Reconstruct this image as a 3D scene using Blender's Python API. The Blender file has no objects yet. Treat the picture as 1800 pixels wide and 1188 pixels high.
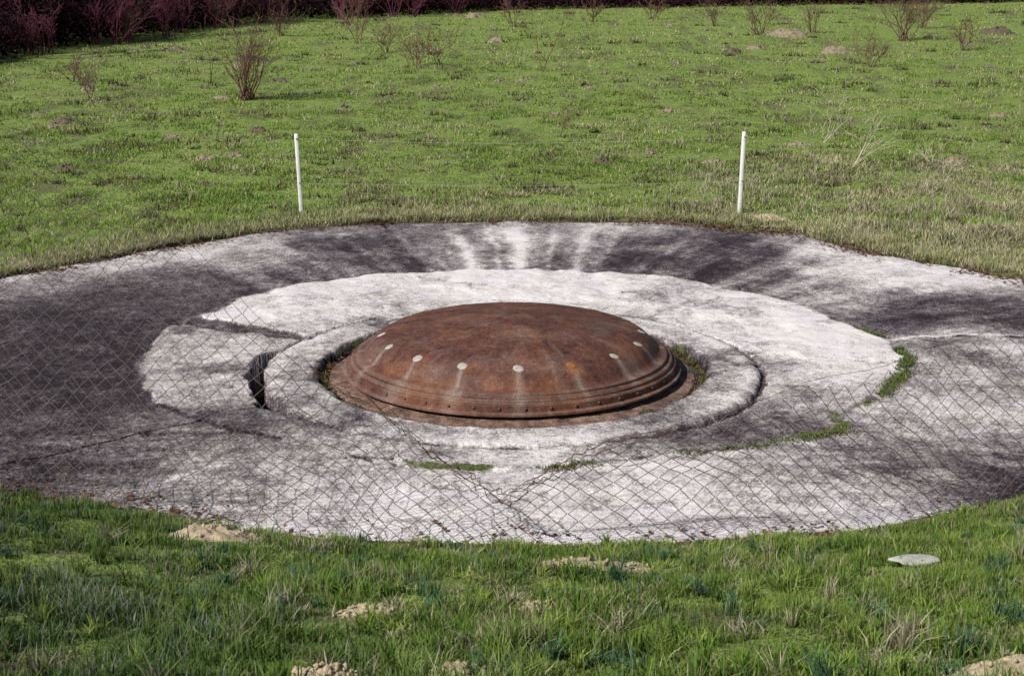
import bpy, math, random
import numpy as np
from mathutils import Vector
rng=np.random.default_rng(7); random.seed(7)
scene=bpy.context.scene
col=scene.collection
# ---------------------------------------------------------------- utils
def ss(a,b,x):
    t=np.clip((x-a)/(b-a),0,1); return t*t*(3-2*t)
def _h(ix,iy,s):
    n=(ix.astype(np.int64)*374761393+iy.astype(np.int64)*668265263+s*1442695041)&0x7fffffff
    n=((n^(n>>13))*1274126177)&0x7fffffff
    n=(n^(n>>16))&0xffffff
    return n/float(0xffffff)
def vn(x,y,s=0):
    x=np.asarray(x,float); y=np.asarray(y,float)
    ix=np.floor(x); iy=np.floor(y); fx=x-ix; fy=y-iy
    fx=fx*fx*(3-2*fx); fy=fy*fy*(3-2*fy)
    a=_h(ix,iy,s); b=_h(ix+1,iy,s); c=_h(ix,iy+1,s); d=_h(ix+1,iy+1,s)
    return (a*(1-fx)+b*fx)*(1-fy)+(c*(1-fx)+d*fx)*fy
def fbm(x,y,s=0,o=4):
    t=0;a=.5;n=0
    for i in range(o):
        t=t+a*vn(np.asarray(x)*2**i,np.asarray(y)*2**i,s+i*17); n+=a; a*=.5
    return t/n
def build(name,V,F,mat,cols=None,attrs=None,smooth=False,parent=None):
    V=np.asarray(V,np.float32)
    if not isinstance(F,list): F=[F]
    F=[np.asarray(f,np.int32) for f in F if len(f)]
    me=bpy.data.meshes.new(name)
    me.vertices.add(len(V)); me.vertices.foreach_set("co",V.ravel())
    idx=np.concatenate([f.ravel() for f in F])
    tot=np.concatenate([np.full(len(f),f.shape[1],np.int32) for f in F])
    st=np.concatenate([[0],np.cumsum(tot)[:-1]]).astype(np.int32)
    me.loops.add(len(idx)); me.loops.foreach_set("vertex_index",idx)
    me.polygons.add(len(tot)); me.polygons.foreach_set("loop_start",st)
    try: me.polygons.foreach_set("loop_total",tot)
    except Exception: pass
    me.update(calc_edges=True)
    me.validate()
    if smooth: me.polygons.foreach_set("use_smooth",np.ones(len(tot),bool))
    if cols is not None:
        a=me.color_attributes.new("Col",'FLOAT_COLOR','POINT')
        c=np.ones((len(V),4),np.float32); c[:,:3]=cols; a.data.foreach_set("color",c.ravel())
    if attrs:
        for k,v in attrs.items():
            a=me.attributes.new(k,'FLOAT','POINT'); a.data.foreach_set("value",np.asarray(v,np.float32).ravel())
    me.materials.append(mat)
    ob=bpy.data.objects.new(name,me); col.objects.link(ob)
    if parent: ob.parent=parent
    return ob
def empty(name,loc=(0,0,0)):
    e=bpy.data.objects.new(name,None); e.location=loc; e.empty_display_size=.3; col.objects.link(e); return e
def tag(o,label,cat,group=None):
    o["label"]=label; o["category"]=cat
    if group: o["group"]=group
def tubes(P0,P1,R0,R1,n=4):
    P0=np.asarray(P0,float);P1=np.asarray(P1,float);R0=np.asarray(R0,float);R1=np.asarray(R1,float)
    d=P1-P0; d/= (np.linalg.norm(d,axis=1,keepdims=True)+1e-9)
    up=np.tile([0.,0.,1.],(len(d),1)); m=np.abs(d[:,2])>.9; up[m]=[1,0,0]
    a=np.cross(d,up); a/=np.linalg.norm(a,axis=1,keepdims=True); b=np.cross(d,a)
    ang=np.arange(n)*2*np.pi/n
    ring=a[:,None,:]*np.cos(ang)[None,:,None]+b[:,None,:]*np.sin(ang)[None,:,None]
    V=np.concatenate([P0[:,None]+ring*R0[:,None,None],P1[:,None]+ring*R1[:,None,None]],1).reshape(-1,3)
    base=(np.arange(len(d))*2*n)[:,None,None]
    i=np.arange(n); q=np.stack([i,(i+1)%n,(i+1)%n+n,i+n],1)[None]
    return V,(q+base).reshape(-1,4)
# ---------------------------------------------------------------- materials
def mat(name):
    m=bpy.data.materials.new(name); m.use_nodes=True
    nt=m.node_tree; bs=nt.nodes["Principled BSDF"]; return m,nt,bs
def N(nt,t,**k):
    n=nt.nodes.new(t)
    for a,b in k.items(): setattr(n,a,b)
    return n
def noise(nt,scale,detail=6,rough=.6,coord=None,dist=0):
    n=N(nt,'ShaderNodeTexNoise'); n.inputs['Scale'].default_value=scale; n.inputs['Detail'].default_value=detail
    n.inputs['Roughness'].default_value=rough; n.inputs['Distortion'].default_value=dist
    if coord is not None: nt.links.new(coord,n.inputs['Vector'])
    return n
def ramp(nt,fac,stops):
    r=N(nt,'ShaderNodeValToRGB'); e=r.color_ramp.elements
    while len(e)<len(stops): e.new(.5)
    for i,(p,c) in enumerate(stops):
        e[i].position=p; e[i].color=(*c,1)
    nt.links.new(fac,r.inputs[0]); return r
def mixc(nt,f,a,b,mode='MIX'):
    m=N(nt,'ShaderNodeMix',data_type='RGBA',blend_type=mode)
    for s,v in ((0,f),(6,a),(7,b)):
        if isinstance(v,(float,int)): m.inputs[s].default_value=v
        elif isinstance(v,tuple): m.inputs[s].default_value=(*v,1)
        else: nt.links.new(v,m.inputs[s])
    return m.outputs[2]
def mth(nt,op,a,b=None,clamp=False):
    m=N(nt,'ShaderNodeMath',operation=op,use_clamp=clamp)
    for i,v in enumerate((a,b)):
        if v is None: continue
        if isinstance(v,(float,int)): m.inputs[i].default_value=v
        else: nt.links.new(v,m.inputs[i])
    return m.outputs[0]
def bump(nt,bs,h,strength,dist):
    b=N(nt,'ShaderNodeBump'); b.inputs['Strength'].default_value=strength; b.inputs['Distance'].default_value=dist
    nt.links.new(h,b.inputs['Height']); nt.links.new(b.outputs[0],bs.inputs['Normal'])
def attr(nt,n):
    a=N(nt,'ShaderNodeAttribute'); a.attribute_name=n; return a
def objc(nt): return N(nt,'ShaderNodeTexCoord').outputs['Object']

# concrete
M_con,nt,bs=mat("weathered_concrete")
oc=objc(nt)
t=attr(nt,"tone").outputs['Fac']
n1=noise(nt,2.2,8,.7,oc); n2=noise(nt,11,5,.7,oc); n3=noise(nt,36,3,.75,oc); n4=noise(nt,.9,7,.7,oc,1.5)
a=mth(nt,'MULTIPLY',mth(nt,'SUBTRACT',n1.outputs[0],.5),.45)
b=mth(nt,'MULTIPLY',mth(nt,'SUBTRACT',n2.outputs[0],.5),.95)
c=mth(nt,'MULTIPLY',mth(nt,'SUBTRACT',n3.outputs[0],.5),1.45)
f=mth(nt,'ADD',mth(nt,'ADD',t,a),mth(nt,'ADD',b,c))
r=ramp(nt,f,[(0,(.022,.016,.021)),(.2,(.076,.063,.072)),(.42,(.22,.195,.198)),(.64,(.48,.45,.44)),(.86,(.80,.775,.765))])
tv=ramp(nt,n4.outputs[0],[(.35,(1.0,.965,1.02)),(.6,(1.0,.98,.95))])
r0=mixc(nt,1.0,r.outputs[0],tv.outputs[0],'MULTIPLY')
mo=attr(nt,"moss").outputs['Fac']
mf=mth(nt,'MULTIPLY',mth(nt,'SUBTRACT',mth(nt,'ADD',mo,mth(nt,'MULTIPLY',n2.outputs[0],1.5)),1.28),3.0,True)
mc=ramp(nt,n3.outputs[0],[(.3,(.03,.04,.012)),(.7,(.12,.16,.035))])
cc=mixc(nt,mf,r0,mc.outputs[0])
nt.links.new(cc,bs.inputs['Base Color']); bs.inputs['Roughness'].default_value=.95
bs.inputs['Specular IOR Level'].default_value=.2
hb=mth(nt,'ADD',mth(nt,'MULTIPLY',n2.outputs[0],1.0),mth(nt,'MULTIPLY',n3.outputs[0],.7))
bump(nt,bs,hb,.65,.03)

# ground
M_gr,nt,bs=mat("meadow_soil_and_turf")
oc=objc(nt)
n1=noise(nt,.35,5,.6,oc); n2=noise(nt,3.0,6,.75,oc); n3=noise(nt,22,4,.75,oc)
g=ramp(nt,n2.outputs[0],[(.3,(.08,.10,.03)),(.42,(.17,.26,.045)),(.58,(.28,.38,.075)),(.74,(.42,.40,.19))])
g2=mixc(nt,mth(nt,'MULTIPLY',n1.outputs[0],.45),g.outputs[0],(.29,.38,.09))
dk=ramp(nt,n3.outputs[0],[(.38,(.3,.28,.24)),(.5,(1,1,1))])
g3=mixc(nt,1.0,g2,dk.outputs[0],'MULTIPLY')
dc=ramp(nt,n3.outputs[0],[(.3,(.035,.022,.016)),(.7,(.17,.12,.085))])
g4=mixc(nt,attr(nt,"dirt").outputs['Fac'],g3,dc.outputs[0])
nt.links.new(g4,bs.inputs['Base Color']); bs.inputs['Roughness'].default_value=.95
bump(nt,bs,mth(nt,'ADD',n2.outputs[0],mth(nt,'MULTIPLY',n3.outputs[0],.4)),.8,.12)

def vcmat(name,rough=.6,transl=.3,spec=.3):
    m,nt,bs=mat(name)
    a=attr(nt,"Col").outputs['Color']
    nt.links.new(a,bs.inputs['Base Color']); bs.inputs['Roughness'].default_value=rough
    bs.inputs['Specular IOR Level'].default_value=spec
    if transl>0:
        tr=N(nt,'ShaderNodeBsdfTranslucent'); nt.links.new(a,tr.inputs[0])
        mx=N(nt,'ShaderNodeMixShader'); mx.inputs[0].default_value=transl
        out=nt.nodes["Material Output"]
        nt.links.new(bs.outputs[0],mx.inputs[1]); nt.links.new(tr.outputs[0],mx.inputs[2]); nt.links.new(mx.outputs[0],out.inputs[0])
    return m
M_bl=vcmat("grass_blades"); M_lf=vcmat("dead_leaves",.8,.1,.1)

def simple(name,c0,c1,scale,rough=.8,bs_=.3,dist=.01,metal=0):
    m,nt,bs=mat(name); oc=objc(nt); n=noise(nt,scale,6,.65,oc)
    r=ramp(nt,n.outputs[0],[(.32,c0),(.68,c1)])
    nt.links.new(r.outputs[0],bs.inputs['Base Color']); bs.inputs['Roughness'].default_value=rough
    bs.inputs['Metallic'].default_value=metal
    bump(nt,bs,n.outputs[0],bs_,dist); return m
M_bark=simple("shrub_bark",(.085,.035,.028),(.22,.115,.09),20)
M_pale=simple("dead_stalk",(.38,.34,.23),(.6,.55,.42),20)
M_tree=simple("dark_tree_bark",(.014,.004,.008),(.045,.018,.022),6)  # bark kept near black, the wood's shade put into its colour
M_twig=simple("dark_twigs",(.014,.002,.006),(.058,.011,.021),4)  # dark purple-brown carries the wood's shade in the twig colour
M_maroon=simple("maroon_twigs",(.06,.009,.026),(.22,.045,.09),4)
M_soil=simple("pale_molehill_soil",(.30,.23,.15),(.56,.46,.32),18,.95,.8,.02)
M_soilm=simple("tan_clod_soil",(.12,.095,.06),(.36,.30,.2),9,.95,.8,.03)
M_soild=simple("brown_molehill_soil",(.05,.036,.024),(.18,.14,.095),9,.95,.8,.03)
M_stone=simple("pale_stone",(.30,.30,.27),(.52,.52,.47),12)
M_wire=simple("galvanised_wire",(.075,.058,.052),(.19,.155,.14),9,.7)
M_wirer=simple("rusty_wire",(.05,.022,.015),(.14,.07,.05),14,.8)
M_wirew=simple("pale_cord",(.34,.34,.28),(.5,.5,.42),9,.7)
M_fpost=simple("weathered_steel_post",(.10,.08,.07),(.2,.17,.15),9,.6)
M_white=simple("chalky_white_paint",(.66,.66,.62),(.86,.86,.83),7,.6,.2,.004)
M_ins=simple("insulator_plastic",(.3,.3,.28),(.4,.4,.38),20,.5)
M_plug=simple("pale_plug_metal",(.28,.24,.20),(.52,.50,.45),22,.8)
M_plugr=simple("orange_rust_plug",(.16,.05,.015),(.45,.17,.04),30,.8)
M_bolt=simple("rusty_bolt",(.055,.026,.022),(.13,.065,.05),40,.6)

M_rust,nt,bs=mat("rusty_steel")
oc=objc(nt)
n1=noise(nt,2.2,8,.74,oc,.6); n2=noise(nt,14,6,.78,oc); n3=noise(nt,60,4,.75,oc)
s=mth(nt,'ADD',mth(nt,'MULTIPLY',n1.outputs[0],.5),mth(nt,'MULTIPLY',n2.outputs[0],.5))
r=ramp(nt,s,[(.38,(.042,.018,.015)),(.46,(.098,.040,.030)),(.54,(.150,.064,.045)),(.62,(.25,.135,.095))])
pl=attr(nt,"pale").outputs['Fac']
pf=mth(nt,'MULTIPLY',pl,mth(nt,'ADD',n2.outputs[0],.15),True)
c1=mixc(nt,pf,r.outputs[0],(.42,.33,.28))
og=attr(nt,"orange").outputs['Fac']
c2=mixc(nt,mth(nt,'MULTIPLY',og,mth(nt,'MULTIPLY',n2.outputs[0],1.4),True),c1,(.30,.115,.035))
sp=ramp(nt,n3.outputs[0],[(.39,(.38,.36,.36)),(.5,(1,1,1)),(.66,(1.0,1,1))])
c3=mixc(nt,.9,c2,sp.outputs[0],'MULTIPLY')
nt.links.new(c3,bs.inputs['Base Color'])
rr=ramp(nt,n2.outputs[0],[(.3,(.55,)*3),(.7,(.85,)*3)]); nt.links.new(rr.outputs[0],bs.inputs['Roughness'])
bs.inputs['Specular IOR Level'].default_value=.3
bump(nt,bs,mth(nt,'ADD',n2.outputs[0],mth(nt,'MULTIPLY',n3.outputs[0],.5)),.45,.016)
M_fl,nt,bs=mat("dusty_rusty_plate")
oc=objc(nt); n2=noise(nt,4,8,.78,oc); n3=noise(nt,50,4,.7,oc)
s=mth(nt,'ADD',mth(nt,'MULTIPLY',n2.outputs[0],.65),mth(nt,'MULTIPLY',n3.outputs[0],.35))
r=ramp(nt,s,[(.40,(.035,.020,.016)),(.46,(.12,.065,.048)),(.52,(.21,.125,.09)),(.60,(.36,.27,.21))])
nt.links.new(r.outputs[0],bs.inputs['Base Color']); bs.inputs['Roughness'].default_value=.9
bump(nt,bs,s,.8,.04)

# ---------------------------------------------------------------- outlines (world metres, dome centre = origin)
CY=1.5
Bp=np.array([(-9.04,5.75),(-7.9,6.95),(-6.43,8.8),(-4.63,10.5),(-2.4,11.3),(3.03,11.4),(5.82,9.95),(7.07,7.5),(9.0,5.6),(10.3,1.8),(8.6,-3.0),
 (5.4,-4.95),(4.3,-5.45),(3.4,-5.9),(1.66,-6.2),(.28,-6.25),(-1.66,-6.15),(-2.84,-5.78),(-4.0,-5.25),(-5.49,-4.75),(-8.6,-2.8),(-10.2,2)],float)
def polar_interp(P,cx,cy,kn=13):
    th=np.arctan2(P[:,1]-cy,P[:,0]-cx); rr=np.hypot(P[:,0]-cx,P[:,1]-cy)
    o=np.argsort(th); th=th[o]; rr=rr[o]
    th=np.concatenate([th-2*np.pi,th,th+2*np.pi]); rr=np.concatenate([rr]*3)
    g=np.linspace(-np.pi,np.pi,1441)
    x=rr*np.cos(th); y=rr*np.sin(th)
    ii=np.searchsorted(th,g,side='right')-1
    x0,y0,x1,y1=x[ii],y[ii],x[ii+1],y[ii+1]
    cx_,sy_=np.cos(g),np.sin(g)
    v=(x0*y1-x1*y0)/((y1-y0)*cx_-(x1-x0)*sy_)
    k=np.hanning(kn); k/=k.sum(); pad=kn
    vv=np.convolve(np.concatenate([v[-pad-1:-1],v,v[1:pad+1]]),k,'same')[pad:-pad]
    return lambda t: np.interp((t+np.pi)%(2*np.pi)-np.pi,g,vv)
Bf=polar_interp(Bp,0,CY,5)
Wp=np.array([(-4.9,3.4),(-4.48,4.45),(-3.75,5.3),(-2.54,6.1),(-.83,6.5),(1.03,6.5),(2.5,5.9),(3.87,4.75),(4.66,3.8),(5.06,2.65),(5.54,1.47),(5.56,.5),
 (5.3,-.3),(4.7,-1.37),(4.0,-2.1),(3.95,-2.7),(2.89,-3.25),(1.48,-3.65),(.25,-4.0),(-1.0,-3.93),(-1.83,-3.5),(-2.72,-3.05),(-3.65,-2.42),(-4.33,-1.75),(-4.82,-.85),(-5.17,.25),(-5.33,1.47),(-5.25,2.45)],float)
Wf=polar_interp(Wp,0,0,17)
def edge(x,y):
    th=np.arctan2(y-CY,x); r=np.hypot(x,y-CY)
    return r-Bf(th), th
def Hh(x,y):
    x=np.asarray(x,float); y=np.asarray(y,float)
    e,th=edge(x,y)
    en=e+(fbm(x*1.3,y*1.3,3)-.5)*.24
    w=ss(.05,.6,-np.sin(th))
    ep=np.maximum(e,0)
    front=w*np.minimum(.30*ep,3.85+.01*ep)
    mead=.03*np.clip(y-12.2,0,90)
    far=ss(2,12,ep)
    lump=(fbm(x*.45,y*.45,9)-.5)*.22*ss(0,2,ep)+(fbm(x*1.8,y*1.8,5,3)-.5)*.13*ss(0,.8,ep)
    lip=np.clip(en*1.1,-.45,.07)
    return lip+front+mead+lump*(1-.3*far)
# ---------------------------------------------------------------- ground sheet
def axis(a,b,st,lo,hi):
    m=list(np.arange(a,b+1e-6,st)); s=st
    while m[-1]<hi: s*=1.07; m.append(m[-1]+s)
    s=st; L=[a]
    while L[-1]>lo: s*=1.07; L.append(L[-1]-s)
    return np.array(L[:0:-1]+m)
gx=axis(-12,12,.1,-900,900); gy=axis(-13.5,13,.1,-200,1400)
X,Y=np.meshgrid(gx,gy); Z=Hh(X,Y)
e,th=edge(X,Y)
d_=ss(.75,.05,e+(fbm(X*2,Y*2,8)-.5)*.9)*np.where(np.sin(th)>0,1,.75)
d_=np.maximum(d_,ss(.60,.70,fbm(X*1.1,Y*1.1,31))*.6)
d_=np.maximum(d_,ss(-8,-12,Y)*ss(.5,.62,fbm(X*1.3,Y*1.3,33))*.9)
nx,ny=len(gx),len(gy)
i=np.arange(nx-1)[None]+np.arange(ny-1)[:,None]*nx
F=np.stack([i,i+1,i+1+nx,i+nx],-1).reshape(-1,4)
g=build("ground",np.stack([X,Y,Z],-1).reshape(-1,3),F,M_gr,attrs={"dirt":d_},smooth=True)
g["kind"]="structure"
# ---------------------------------------------------------------- concrete apron (polar sheet)
OUT=np.array([(-9,6,.66),(-8.4,5.3,.36),(-7.15,2.8,.08),(-6.7,4.45,.12),(-6.15,7.8,.68),(-5.1,7.25,.44),(-5.7,5.8,.22),(-5.0,8.9,.60),(-3.8,8.9,.22),(-2.9,8.9,.19),(-4.5,5.8,.18),
(-7.3,6.9,.66),(-2.1,7.0,.17),(-3.55,10.5,.40),(-1.65,10.2,.34),(-1.1,8.3,.4),(-.9,7.25,.48),(-.35,10.2,.54),(-.43,7.8,.34),(.16,7.8,.53),(.69,9.6,.58),(1.06,7.5,.3),(1.92,10.8,.58),(2.14,8.9,.3),(1.35,8.9,.46),
(2.65,7.25,.16),(3.95,8.9,.2),(4.75,8.3,.22),(4.6,6.3,.24),(3.6,6.8,.15),(5.96,8.3,.72),(5.6,6.3,.62),(6.5,5.8,.76),(6.95,7.0,.76),(7.9,5.3,.7),(5.6,4.0,.52),(6.55,4.0,.28),(7.4,3.6,.11),(6.2,2.7,.11),
(7.9,2.8,.13),(6.8,1.8,.42),(7.1,1.1,.66),(5.9,.25,.6),(6.5,.83,.38),(5.8,-1.37,.66),(6.2,-1.85,.7),(4.85,-2.75,.62),(5.2,-3.35,.34),(5.2,-4.3,.14),(4.4,-3.9,.3),(3.65,-4.46,.56),(3.45,-5.28,.72),
(2.8,-4.1,.6),(1.85,-4.6,.78),(.6,-4.8,.82),(.56,-5.55,.79),(-.3,-4.96,.8),(-1.2,-4.96,.76),(-1.7,-5.55,.75),(-2.4,-4.6,.72),(-3.1,-4.1,.52),(-2.93,-5.1,.66),(-3.6,-4.6,.46),(-4.35,-4.1,.28),
(-5.1,-3.7,.13),(-5.4,-4.1,.15),(-4.3,-3.15,.28),(-5.4,-2.7,.19),(-3.85,-2.6,.4),(-5.5,-1.37,.06),(-5.5,0,.04),(-6.6,0,.07),(-5.9,1.47,.05),(-7.1,1.5,.07),(-1.9,-4.1,.62),(-9,1,.1),(-8,-2,.16),(9,0,.5),(8,-2.5,.4),(9,3,.3)])
INN=np.array([(-4.4,3.4,.88),(-3,5.3,.9),(-2,5.8,.8),(-.5,5.3,.96),(.2,5.8,.97),(.6,5.3,.92),(1.5,5.3,.92),(2.4,4.45,.66),(3.1,2.8,.88),(4,2.8,1.0),(4.6,1.47,.97),(4.8,.2,.82),(4,-.3,.7),(4,-1.37,.58),(3.5,-1.4,.74),
(3.2,-1.85,.64),(2.7,-2.5,.26),(2,-2.95,.24),(3.4,-2.42,.34),(1.5,-3.3,.46),(-2.4,-2.75,.48),(-3.25,-2.3,.4),(-4,-1.37,.6),(-4.7,0,.6),(-4.8,1.47,.54),(-4.1,.83,.62),(-1.6,-3.35,.64),(-2.1,4,.72),
(-.13,-2.95,.77),(.65,-3.15,.73),(-2.84,-.85,.58),(3,0,.52),(2.4,-1.85,.58),(-1.4,-2.6,.6),(-2.3,2.2,.58),(2.2,2.2,.66),(0,3.2,.7)])
def idw(S,x,y,p=3.2):
    num=np.zeros_like(x); den=np.zeros_like(x)
    for a,b,v in S:
        w=1/((x-a)**2+(y-b)**2+.02)**(p/2); num+=w*v; den+=w
    return num/den
NT=1300
tt=np.linspace(-np.pi,np.pi,NT,endpoint=False)
r_in=np.concatenate([np.arange(2.36,2.56,.04),np.arange(2.56,2.78,.02),np.arange(2.78,3.3,.04),np.arange(3.3,3.75,.018),np.arange(3.75,5.0,.03)])
def Br0(t):
    lo=np.zeros_like(t)+3; hi=np.zeros_like(t)+16
    for _ in range(30):
        m=(lo+hi)/2; ins=edge(m*np.cos(t),m*np.sin(t))[0]<0
        lo=np.where(ins,m,lo); hi=np.where(ins,hi,m)
    return lo
RB=Br0(tt)+.55
NO=180
RR=np.concatenate([np.repeat(r_in[None],NT,0), 5.0+(RB[:,None]-5.0)*np.linspace(0,1,NO)[None]],1)
NR=RR.shape[1]
TH=np.repeat(tt[:,None],NR,1)
X=RR*np.cos(TH); Y=RR*np.sin(TH)
chip=(fbm(X*4,Y*4,40,5)-.5)
rc=RR+chip*.14
deg=np.degrees(TH)%360
W=Wf(TH)+ (fbm(X*2.2,Y*2.2,44,5)-.5)*.26
und=(fbm(X*.5,Y*.5,50,3)-.5)*.10
inW=rc<W
brk=ss(.38,.55,fbm(X*.9,Y*.9,45,3))
z=(.012+.03*brk)*ss(.06,-.06,rc-W)+und*ss(3.6,5,RR)
z+=(fbm(X*2.5,Y*2.5,52,4)-.5)*.05*ss(3.5,4.2,RR)
z+=(fbm(X*9,Y*9,53,3)-.5)*.016
z+=.12*np.abs(((deg/24.+.25)%1.)-.5)*ss(6,8.0,RR)*ss(11.2,9.8,RR)*ss(10,35,deg)*ss(180,150,deg)
gl=ss(160,168,deg)*ss(220,208,deg)*(.40+1.0*fbm(TH*9,TH*0,46)); gl=np.clip(gl,0,1); gu=ss(98,116,deg)*ss(170,160,deg); gr=np.maximum(ss(302,318,deg),ss(56,34,deg))
gw=.02+.26*gl+.07*gu+.07*gr*(.5+fbm(X*2,Y*2,48)); gd=.0+.6*gl+.12*gu+.045*gr*(.5+fbm(X*2,Y*2,47))
ringtop=.048+.022*np.maximum(np.maximum(gu,gl),gr)
z=np.where(rc<3.42,ringtop+(z-ringtop)*ss(3.22,3.38,rc)**2+(fbm(X*6,Y*6,54,3)-.5)*.02,z)
gro=(rc>=3.36)&(rc<3.36+gw)
z=np.where(gro,z-gd,z)
dg=fbm(X*3,Y*3,66)*4
notch=(deg>149.5+(RR-3.5)*-1.0+dg*.4)&(deg<154.5+chip*6)&(RR>3.45)&inW
z=np.where(notch,z-.045,z)
hole=2.65+chip*.12
z=np.where(RR<hole,-.06+chip*.12,z)
z-=.02*ss(hole+.08,hole,RR)*(RR>=hole)
to=idw(OUT,X,Y); ti=idw(INN,X,Y)
tg=np.zeros_like(RR)
DG=deg+(fbm(RR*1.3,deg*.05,77)-.5)*3
for a_,w_,s_ in ((96.5,1.0,.40),(89.3,1.3,.46),(81,1.0,.30),(77.5,.8,.2),(103,.7,.16),(54,2.2,.2),(46,1.5,.16),(39,2.0,.18),(62,.8,.16),(118,1.2,.12),(128,2,.16),(70,.6,.12),(34,1,.14),(92.5,.5,.25),(85,.5,.2),(110,.6,.12)):
    tg=np.maximum(tg,s_*np.exp(-((DG-a_)/w_)**2))
tg=tg*ss(5.4,6.2,RR)*ss(12,9.5,RR)
to=to+tg*(Y>3)
mixW=np.where(brk>.5,inW*1.0,ss(.12,-.12,rc-W))
tone=ti*mixW+to*(1-mixW)
st=fbm(TH*24,RR*.3,70,5)-.5
st2=fbm(TH*75,RR*.5,75,4)-.5
pa=fbm(X*1.1,Y*1.1,80,6)-.5
pb=fbm(X*6,Y*6,81,4)-.5
pc=fbm(X*2.6,Y*2.6,82,5)-.5
bk=ss(2,5,Y); lf=1-.6*ss(-3.5,-5.5,X)*(1-mixW)
tone=tone+((.10+.12*(1-mixW)+.22*bk*(1-mixW))*st+(.10+.10*bk*(1-mixW))*st2+.32*pa)*lf+.3*pb+.24*pc*lf
ft=fbm(X*.9+Y*.1,Y*6,83,4)-.5
tone+=.35*ft*ss(-2.2,-3.2,Y)
sw=fbm(RR*5,TH*2.2,86,4)-.5
tone+=.35*sw*ss(5.3,5.8,X)*ss(2,1.2,Y)
tone-=.22*ss(.58,.70,fbm(X*1.6,Y*1.6,84,5))*mixW
tone=np.where(gro&((gd>.03)|(pa>0)),np.minimum(tone,.28)-.34*gl,tone)  # deep shade of the gap painted into the groove tone
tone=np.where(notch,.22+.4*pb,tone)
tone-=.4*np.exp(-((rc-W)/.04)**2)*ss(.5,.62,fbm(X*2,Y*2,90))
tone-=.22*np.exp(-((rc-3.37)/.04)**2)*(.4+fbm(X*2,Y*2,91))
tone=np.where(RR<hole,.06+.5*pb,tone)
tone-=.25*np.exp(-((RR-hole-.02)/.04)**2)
tone+=.12*np.exp(-((rc-3.2)/.1)**2)
def crack(P,wd):
    m=np.full(X.shape,9.)
    xx=X+(fbm(X*4,Y*4,95)-.5)*.3; yy=Y+(fbm(X*4,Y*4,96)-.5)*.3
    for (a,b),(c,d) in zip(P[:-1],P[1:]):
        L=(c-a)**2+(d-b)**2; u=np.clip(((xx-a)*(c-a)+(yy-b)*(d-b))/L,0,1)
        m=np.minimum(m,np.hypot(xx-a-u*(c-a),yy-b-u*(d-b)))
    return np.exp(-(m/wd)**2)
ck=crack([(5.5,1.5),(6.8,1.65),(9,1.75)],.03)
ck=np.maximum(ck,crack([(.2,-4),(.35,-5),(.5,-6.2)],.012)*.6)
ck=np.maximum(ck,crack([(-.8,-4.6),(-.3,-4.75),(.0,-5.0)],.02)*.6)
ck=np.maximum(ck,crack([(-1.83,-3.6),(-1.0,-4.0),(.25,-4.08),(1.48,-3.72),(2.89,-3.3)],.018)*.8)
ck=np.maximum(ck,crack([(-1.6,5.9),(-.6,5.0),(-.4,4.2)],.014)*.5)
ck=np.maximum(ck,crack([(3.6,.3),(4.4,.5),(5.3,.2)],.014)*.5)
ck=np.maximum(ck,crack([(2.6,3.2),(3.4,4.0),(3.9,4.9)],.014)*.5)
tone-=.5*ck*ss(.35,.5,fbm(X*2,Y*2,97)); z-=.02*ck
tone+=.4*crack([(5.6,1.62),(6.8,1.78),(9,1.88)],.035)
moss=np.zeros_like(RR)
dm=np.abs(rc-W)
side=np.maximum(ss(318,326,deg),ss(24,17,deg))
side2=ss(300,308,deg)*ss(330,318,deg)
br=ss(.40,.58,fbm(X*2.2,Y*2.2,101))
br2=ss(.40,.56,fbm(X*3.2,Y*3.2,102))
moss=np.maximum(moss,np.exp(-(dm/.11)**2)*np.maximum(side*(.45+.55*br),side2*br*.7))
moss=np.maximum(moss,np.exp(-(dm/.09)**2)*ss(248,254,deg)*ss(280,272,deg)*br2*.95)
moss=np.maximum(moss,np.exp(-(dm/.04)**2)*ss(280,285,deg)*br2*.7)
moss=np.maximum(moss,gro*gu*.6*br)
moss=np.maximum(moss,(RR<2.66)*.75*br)
j=np.arange(NT)[:,None]*NR; k=np.arange(NR-1)[None]
j2=((np.arange(NT)+1)%NT)[:,None]*NR
F=np.stack([j+k,j+k+1,j2+k+1,j2+k],-1).reshape(-1,4)
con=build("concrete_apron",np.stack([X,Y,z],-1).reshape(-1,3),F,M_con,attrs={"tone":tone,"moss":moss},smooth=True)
con["kind"]="structure"
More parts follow.
